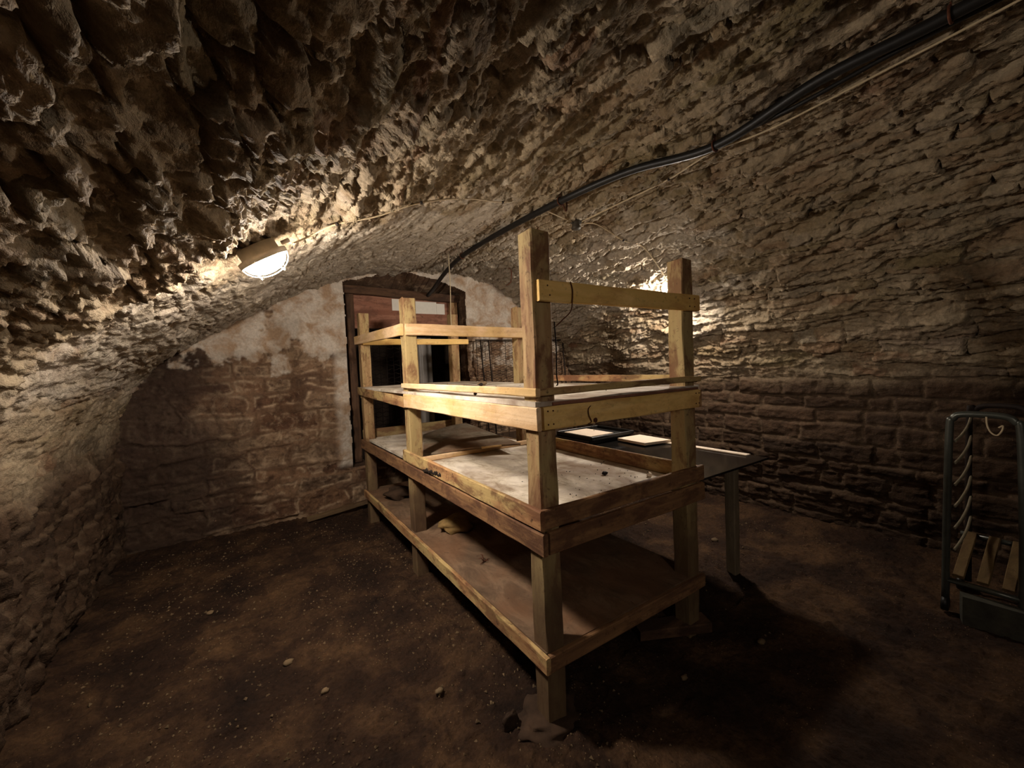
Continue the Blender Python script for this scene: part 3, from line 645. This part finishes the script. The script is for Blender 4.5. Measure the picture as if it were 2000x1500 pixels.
def bulkhead(x, y, tilt, label, lift, glass=None):
    c, nrm, tan, sd = frame_at(x, y, tilt); c = c + nrm * lift
    t = thing('bulkhead_lamp', label, 'lamp', tuple(c), 'bulkhead lamps on the vault')
    A, B = .098, .066
    def ring(k, rx, ry, h): return [c + tan * math.cos(a) * rx + sd * math.sin(a) * ry + nrm * h for a in [2 * math.pi * i / 36 for i in range(36)]]
    def loft(rings, name, mat, cap0=False, cap1=False):
        V = [p for r_ in rings for p in r_]; F = []
        for i in range(len(rings) - 1):
            for k in range(36): k2 = (k + 1) % 36; F.append((i * 36 + k, i * 36 + k2, i * 36 + 36 + k2, i * 36 + 36 + k))
        if cap0: F.append(tuple(range(35, -1, -1)))
        if cap1: F.append(tuple((len(rings) - 1) * 36 + k for k in range(36)))
        return mesh_obj(name, V, F, mat, t)
    loft([ring(0, A * .80, B * .74, -.05), ring(0, A * .82, B * .78, -.010), ring(0, A * 1.04, B * 1.06, -.004), ring(0, A * 1.04, B * 1.06, .014), ring(0, A * .95, B * .92, .014), ring(0, A * .95, B * .92, .002)], 'lamp_base', M['lamp_metal'], True, True)
    loft([ring(0, A * .93 * k, B * .90 * k, .004 + .066 * math.sqrt(max(0, 1 - k ** 2.4))) for k in (1, .97, .9, .78, .6, .4, .2, .06)], 'lamp_glass', glass or glow, True, True)
    g = MB()
    V, F = tube_geo([c + tan * math.cos(a) * A * 1.0 + sd * math.sin(a) * B * 1.02 + nrm * .016 for a in [2 * math.pi * i / 40 for i in range(41)]], .0035, 8); g.add(V, F)
    for k in (-.5, .5):
        V, F = tube_geo([c + tan * A * k + sd * math.cos(a) * B * .98 + nrm * (.014 + .068 * math.sin(a)) for a in [math.pi * i / 14 for i in range(15)]], .0025, 6); g.add(V, F)
    V, F = tube_geo([c + tan * math.cos(a) * A * 1.0 + nrm * (.014 + .068 * math.sin(a)) for a in [math.pi * i / 20 for i in range(21)]], .0025, 6); g.add(V, F)
    g.build('wire_guard', M['lamp_metal'], t)
    V, F = tube_geo([c + tan * A * 1.0 - nrm * .02, c + tan * (A + .035) - nrm * .02], .009, 10); mesh_obj('cable_gland', V, F, M['lamp_metal'], t)
    return c, tan
LC, LT = bulkhead(.075, 2.04, .06, 'glowing oval bulkhead lamp on the left side of the vault', .040)
RC, RT = bulkhead(3.235, 2.19, .50, 'glowing bulkhead lamp on the right vault hidden behind the tall right post', .050)

bulkhead(.25, -1.35, .20, 'added unseen fill lamp on the left side of the vault behind the viewer', .022, fill_glass)  # made-up lamp out of view, added to brighten the rack's front faces

# ------------------------------------------------------------------ pipe, cables, junction box on the vault
pipe_pts = [vpt(1.90, -1.2, .03), vpt(1.92, -.4, .03), vpt(1.937, .34, .03), vpt(1.945, .70, .03), vpt(1.985, 1.14, .03), vpt(1.90, 1.6, .03), vpt(1.79, 2.07, .03), vpt(1.75, 2.75, .03), vpt(1.76, 3.45, .03), (1.80, 3.95, 2.38), (1.83, 4.30, 2.30), (1.85, 4.70, 2.22)]
ppipe = thing('black_pipe', 'thick black pipe running along the crown of the vault into the doorway', 'pipe', tuple(pipe_pts[5]))
V, F = tube_geo(smooth_path(pipe_pts, 10), .021, 14); mesh_obj('pipe_hose', V, F, M['black_rubber'], ppipe)
for k in (2, 4, 6, 8):
    p_ = np.array(pipe_pts[k]); mm = MB(); V, F = tube_geo([p_ + np.array([math.cos(a) * .0255, 0, math.sin(a) * .0255]) for a in [2 * math.pi * i / 18 for i in range(19)]], .004, 6); mm.add(V, F)
    V, F = tube_geo([p_ + np.array([0, 0, .022]), p_ + np.array([0, 0, .06])], .003, 6); mm.add(V, F); mm.build('pipe_clip', M['rust'], ppipe)
wire_thing('black_cable', [vpt(1.97, -1.2, .012), vpt(1.99, -.4, .012), vpt(2.0, .2, .012), vpt(2.01, .5, .012), vpt(2.0, .8, .012), vpt(2.01, 1.1, .012)], .009, 'black_rubber', 'thin black cable running beside the thick black pipe', 'cable')
def cable(pts, label, clips, r=.0042):
    t = thing('pale_cable', label, 'cable', tuple(pts[0]), 'thin lamp cables on the vault')
    V, F = tube_geo(smooth_path(pts, 8), r, 8); mesh_obj('cable_run', V, F, M['white_wire'], t)
    for k in clips:
        V, F = rock_geo(pts[k], .010, .012, .010, k, 1, .1); mesh_obj('cable_clip', V, F, M['dark_iron'], t)
JB = vpt(2.165, 2.33, .02)
cable([LC + LT * .14 - np.array([0, 0, -.0]), vpt(.30, 2.15, .008), vpt(.41, 2.11, .008), vpt(.58, 2.08, .012), vpt(.80, 2.03, .008), vpt(1.1, 2.10, .012), vpt(1.43, 2.22, .008), vpt(1.66, 2.27, .014), vpt(1.9, 2.29, .01), JB + np.array([-.03, 0, 0])], 'pale thin cable from the left lamp up to the junction box', [2, 4, 6])
cable([JB + np.array([.03, 0, 0]), vpt(2.33, 2.28, .01), vpt(2.58, 2.24, .008), vpt(2.75, 2.19, .01), RC - RT * .14], 'pale thin cable from the junction box down to the right lamp', [2])
cable([JB + np.array([.02, -.03, 0]), vpt(2.17, 1.9, .01), vpt(2.17, 1.53, .008), vpt(2.07, 1.2, .012), vpt(2.04, .9, .012), vpt(2.06, .4, .01), vpt(2.05, -.3, .01), vpt(2.05, -1.0, .01)], 'pale thin cable running from the junction box along the black pipe', [2])
jb = thing('junction_box', 'small grey round junction box hanging on the vault near the pipe', 'junction box', tuple(JB))
V, F = tube_geo([JB + np.array([0, 0, .03]), JB + np.array([0, 0, .0]), JB + np.array([0, 0, -.018]), JB + np.array([0, 0, -.034]), JB + np.array([0, 0, -.046]), JB + np.array([0, 0, -.05])], [.030, .030, .030, .036, .034, .01], 20); mesh_obj('box_body', V, F, M['junction'], jb)
for dx, dy in ((-.036, 0), (.036, 0), (.012, -.036)):
    V, F = tube_geo([JB + np.array([dx * .6, dy * .6, 0]), JB + np.array([dx * 1.25, dy * 1.25, 0])], .009, 10); mesh_obj('cable_gland', V, F, M['junction'], jb)
hp = vpt(1.85, 2.10, -.005)
wire_thing('iron_hook', [hp + np.array([-.02, 0, .0]), hp + np.array([-.012, -.01, -.06]), hp + np.array([.0, -.015, -.085]), hp + np.array([.012, -.01, -.06]), hp + np.array([.02, 0, -.0])], .0045, 'rust', 'rusty v-shaped hook below the pipe on the vault', 'hook', 4)
sp_ = vpt(1.70, 3.62, 0)
wire_thing('hanging_string', [sp_, sp_ + np.array([.004, 0, -.3]), sp_ + np.array([-.004, .004, -.6]), sp_ + np.array([.004, 0, -.78])], .0045, 'white_wire', 'pale cord hanging straight down from the vault before the doorway', 'cord')
hw = vpt(2.38, 3.6, 0)
wire_thing('hanging_root', [hw, hw + np.array([.03, 0, -.02]), hw + np.array([.03, 0, -.09]), hw + np.array([.02, .01, -.15]), hw + np.array([-.03, .01, -.18])], .005, 'rust', 'bent rusty wire sticking out of the vault right of the pipe end', 'wire')

# ------------------------------------------------------------------ doorway: beam, board, labels, wire gates
dr = thing('door_1', 'doorway frame with a reddish board over it and paper labels', 'door', (1.6, YB + .26, .44)); dr['kind'] = 'structure'
yd = YB + .24
beam('head_beam', (.90, yd - .02, 2.275), (2.24, yd - .02, 2.235), (0, 0, 1), .12, .085, M['dark_x'], dr, seed=71, jit=.006)
beam('transom_board', (1.0, yd + .0, 2.05), (2.22, yd, 2.02), (0, 0, 1), .03, .36, M['red_panel'], dr, seed=72)
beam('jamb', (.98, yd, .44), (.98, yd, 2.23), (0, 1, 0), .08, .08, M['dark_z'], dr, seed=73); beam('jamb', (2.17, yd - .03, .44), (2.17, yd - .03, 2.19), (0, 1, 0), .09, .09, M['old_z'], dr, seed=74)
for x0, x1, z0, z1 in ((1.435, 1.60, 2.075, 2.205), (1.70, 1.965, 2.05, 2.19), (1.967, 2.07, 2.05, 2.175)):
    o = slab('paper_label', [(x0, yd - .022), (x1, yd - .022), (x1, yd - .018), (x0, yd - .018)], z0, z1, 'paper', None, None, dr); o['label'] = 'white paper label'
# film hanging behind the opening
V = []; F = []
for a in range(13):
    for b in range(2): V.append((1.72 + .30 * a / 12, yd + .35 + .02 * math.sin(a * 1.9), .5 + b * 1.3))
for a in range(12): F.append((a * 2, a * 2 + 2, a * 2 + 3, a * 2 + 1))
settag(mesh_obj('plastic_sheet', V, F, M['film']), 'dull grey plastic sheet hanging in the dark passage behind the doorway', 'sheet')
def gate(label, x0, x1, z0, z1, y, nv, nh, extra, amp=.008, lean=0.0):
    g = thing('wire_gate', label, 'gate', ((x0 + x1) / 2, y, z0)); L = MB()
    yy = lambda z: y + lean * (z - z0)
    for k in range(nh):
        z = z0 + (z1 - z0) * (k + .5) / nh; n = int((x1 - x0) / .012)
        V, F = tube_geo([(x0 + (x1 - x0) * i / n, yy(z) + .003 * math.sin(i * 1.2), z + amp * math.sin((x0 + (x1 - x0) * i / n) * 2 * math.pi / .085 + (k % 2) * math.pi)) for i in range(n + 1)], .0028, 5); L.add(V, F)
    for k in range(nv):
        x = x0 + (x1 - x0) * k / max(1, nv - 1); V, F = tube_geo([(x, yy(z0) - .004, z0), (x + .008, yy(z1) - .004, z1)], .003, 5); L.add(V, F)
    L.build('wire_lattice', M['dark_iron'], g)
    for xa, xb in extra:
        V, F = tube_geo([(xa, yy(z0) - .01, z0), (xb, yy(z1) - .01, z1)], .008, 8); mesh_obj('gate_rod', V, F, M['dark_iron'], g)
    for z in (z0, z1):
        V, F = tube_geo([(x0, yy(z), z), (x1, yy(z), z)], .007, 8); mesh_obj('gate_bar', V, F, M['dark_iron'], g)
gate('rusty crimped wire gate standing open against the wall right of the doorway', 2.30, 3.70, .46, 1.72, YB - .12, 8, 28, [(2.42, 2.36), (2.52, 2.47), (3.68, 3.62)], lean=.02)
gate('crimped wire gate leaf closed in the left half of the doorway', 1.03, 1.62, .46, 1.86, YB + .18, 9, 30, [(1.06, 1.06), (1.60, 1.60)])
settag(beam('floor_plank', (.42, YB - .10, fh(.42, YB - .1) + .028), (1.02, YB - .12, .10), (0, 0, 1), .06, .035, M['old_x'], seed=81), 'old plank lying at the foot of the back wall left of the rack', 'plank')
# loose stones on the floor that can be told apart
for k, (x, y, r0, lab) in enumerate(((1.045, 3.62, .017, 'pale pebble by the far end of the bottom shelf against the rack'), (.62, 1.62, .020, 'pale pebble on the dirt left of the near post'), (1.55, 1.08, .020, 'pale pebble right of the near post foot in the dark'),
                                     (2.02, .98, .022, 'pale flat chip on the dark floor in front of the foot plank'), (-.25, 3.02, .022, 'small stone on the dirt near the left wall'), (.10, 2.25, .026, 'brownish stone in the middle of the left floor'),
                                     (2.93, 1.75, .035, 'pale mortar lump on the floor behind the table leg'), (.22, 1.95, .020, 'small tan stone on the left floor nearer the viewer'))):
    V, F = rock_geo((x, y, fh(x, y) + r0 * .3), r0 * .9, r0 * .7, r0 * .5, 200 + k, 2, .35); settag(mesh_obj('floor_stone', V, F, M['gravel']), lab, 'stone', 'loose stones on the floor')
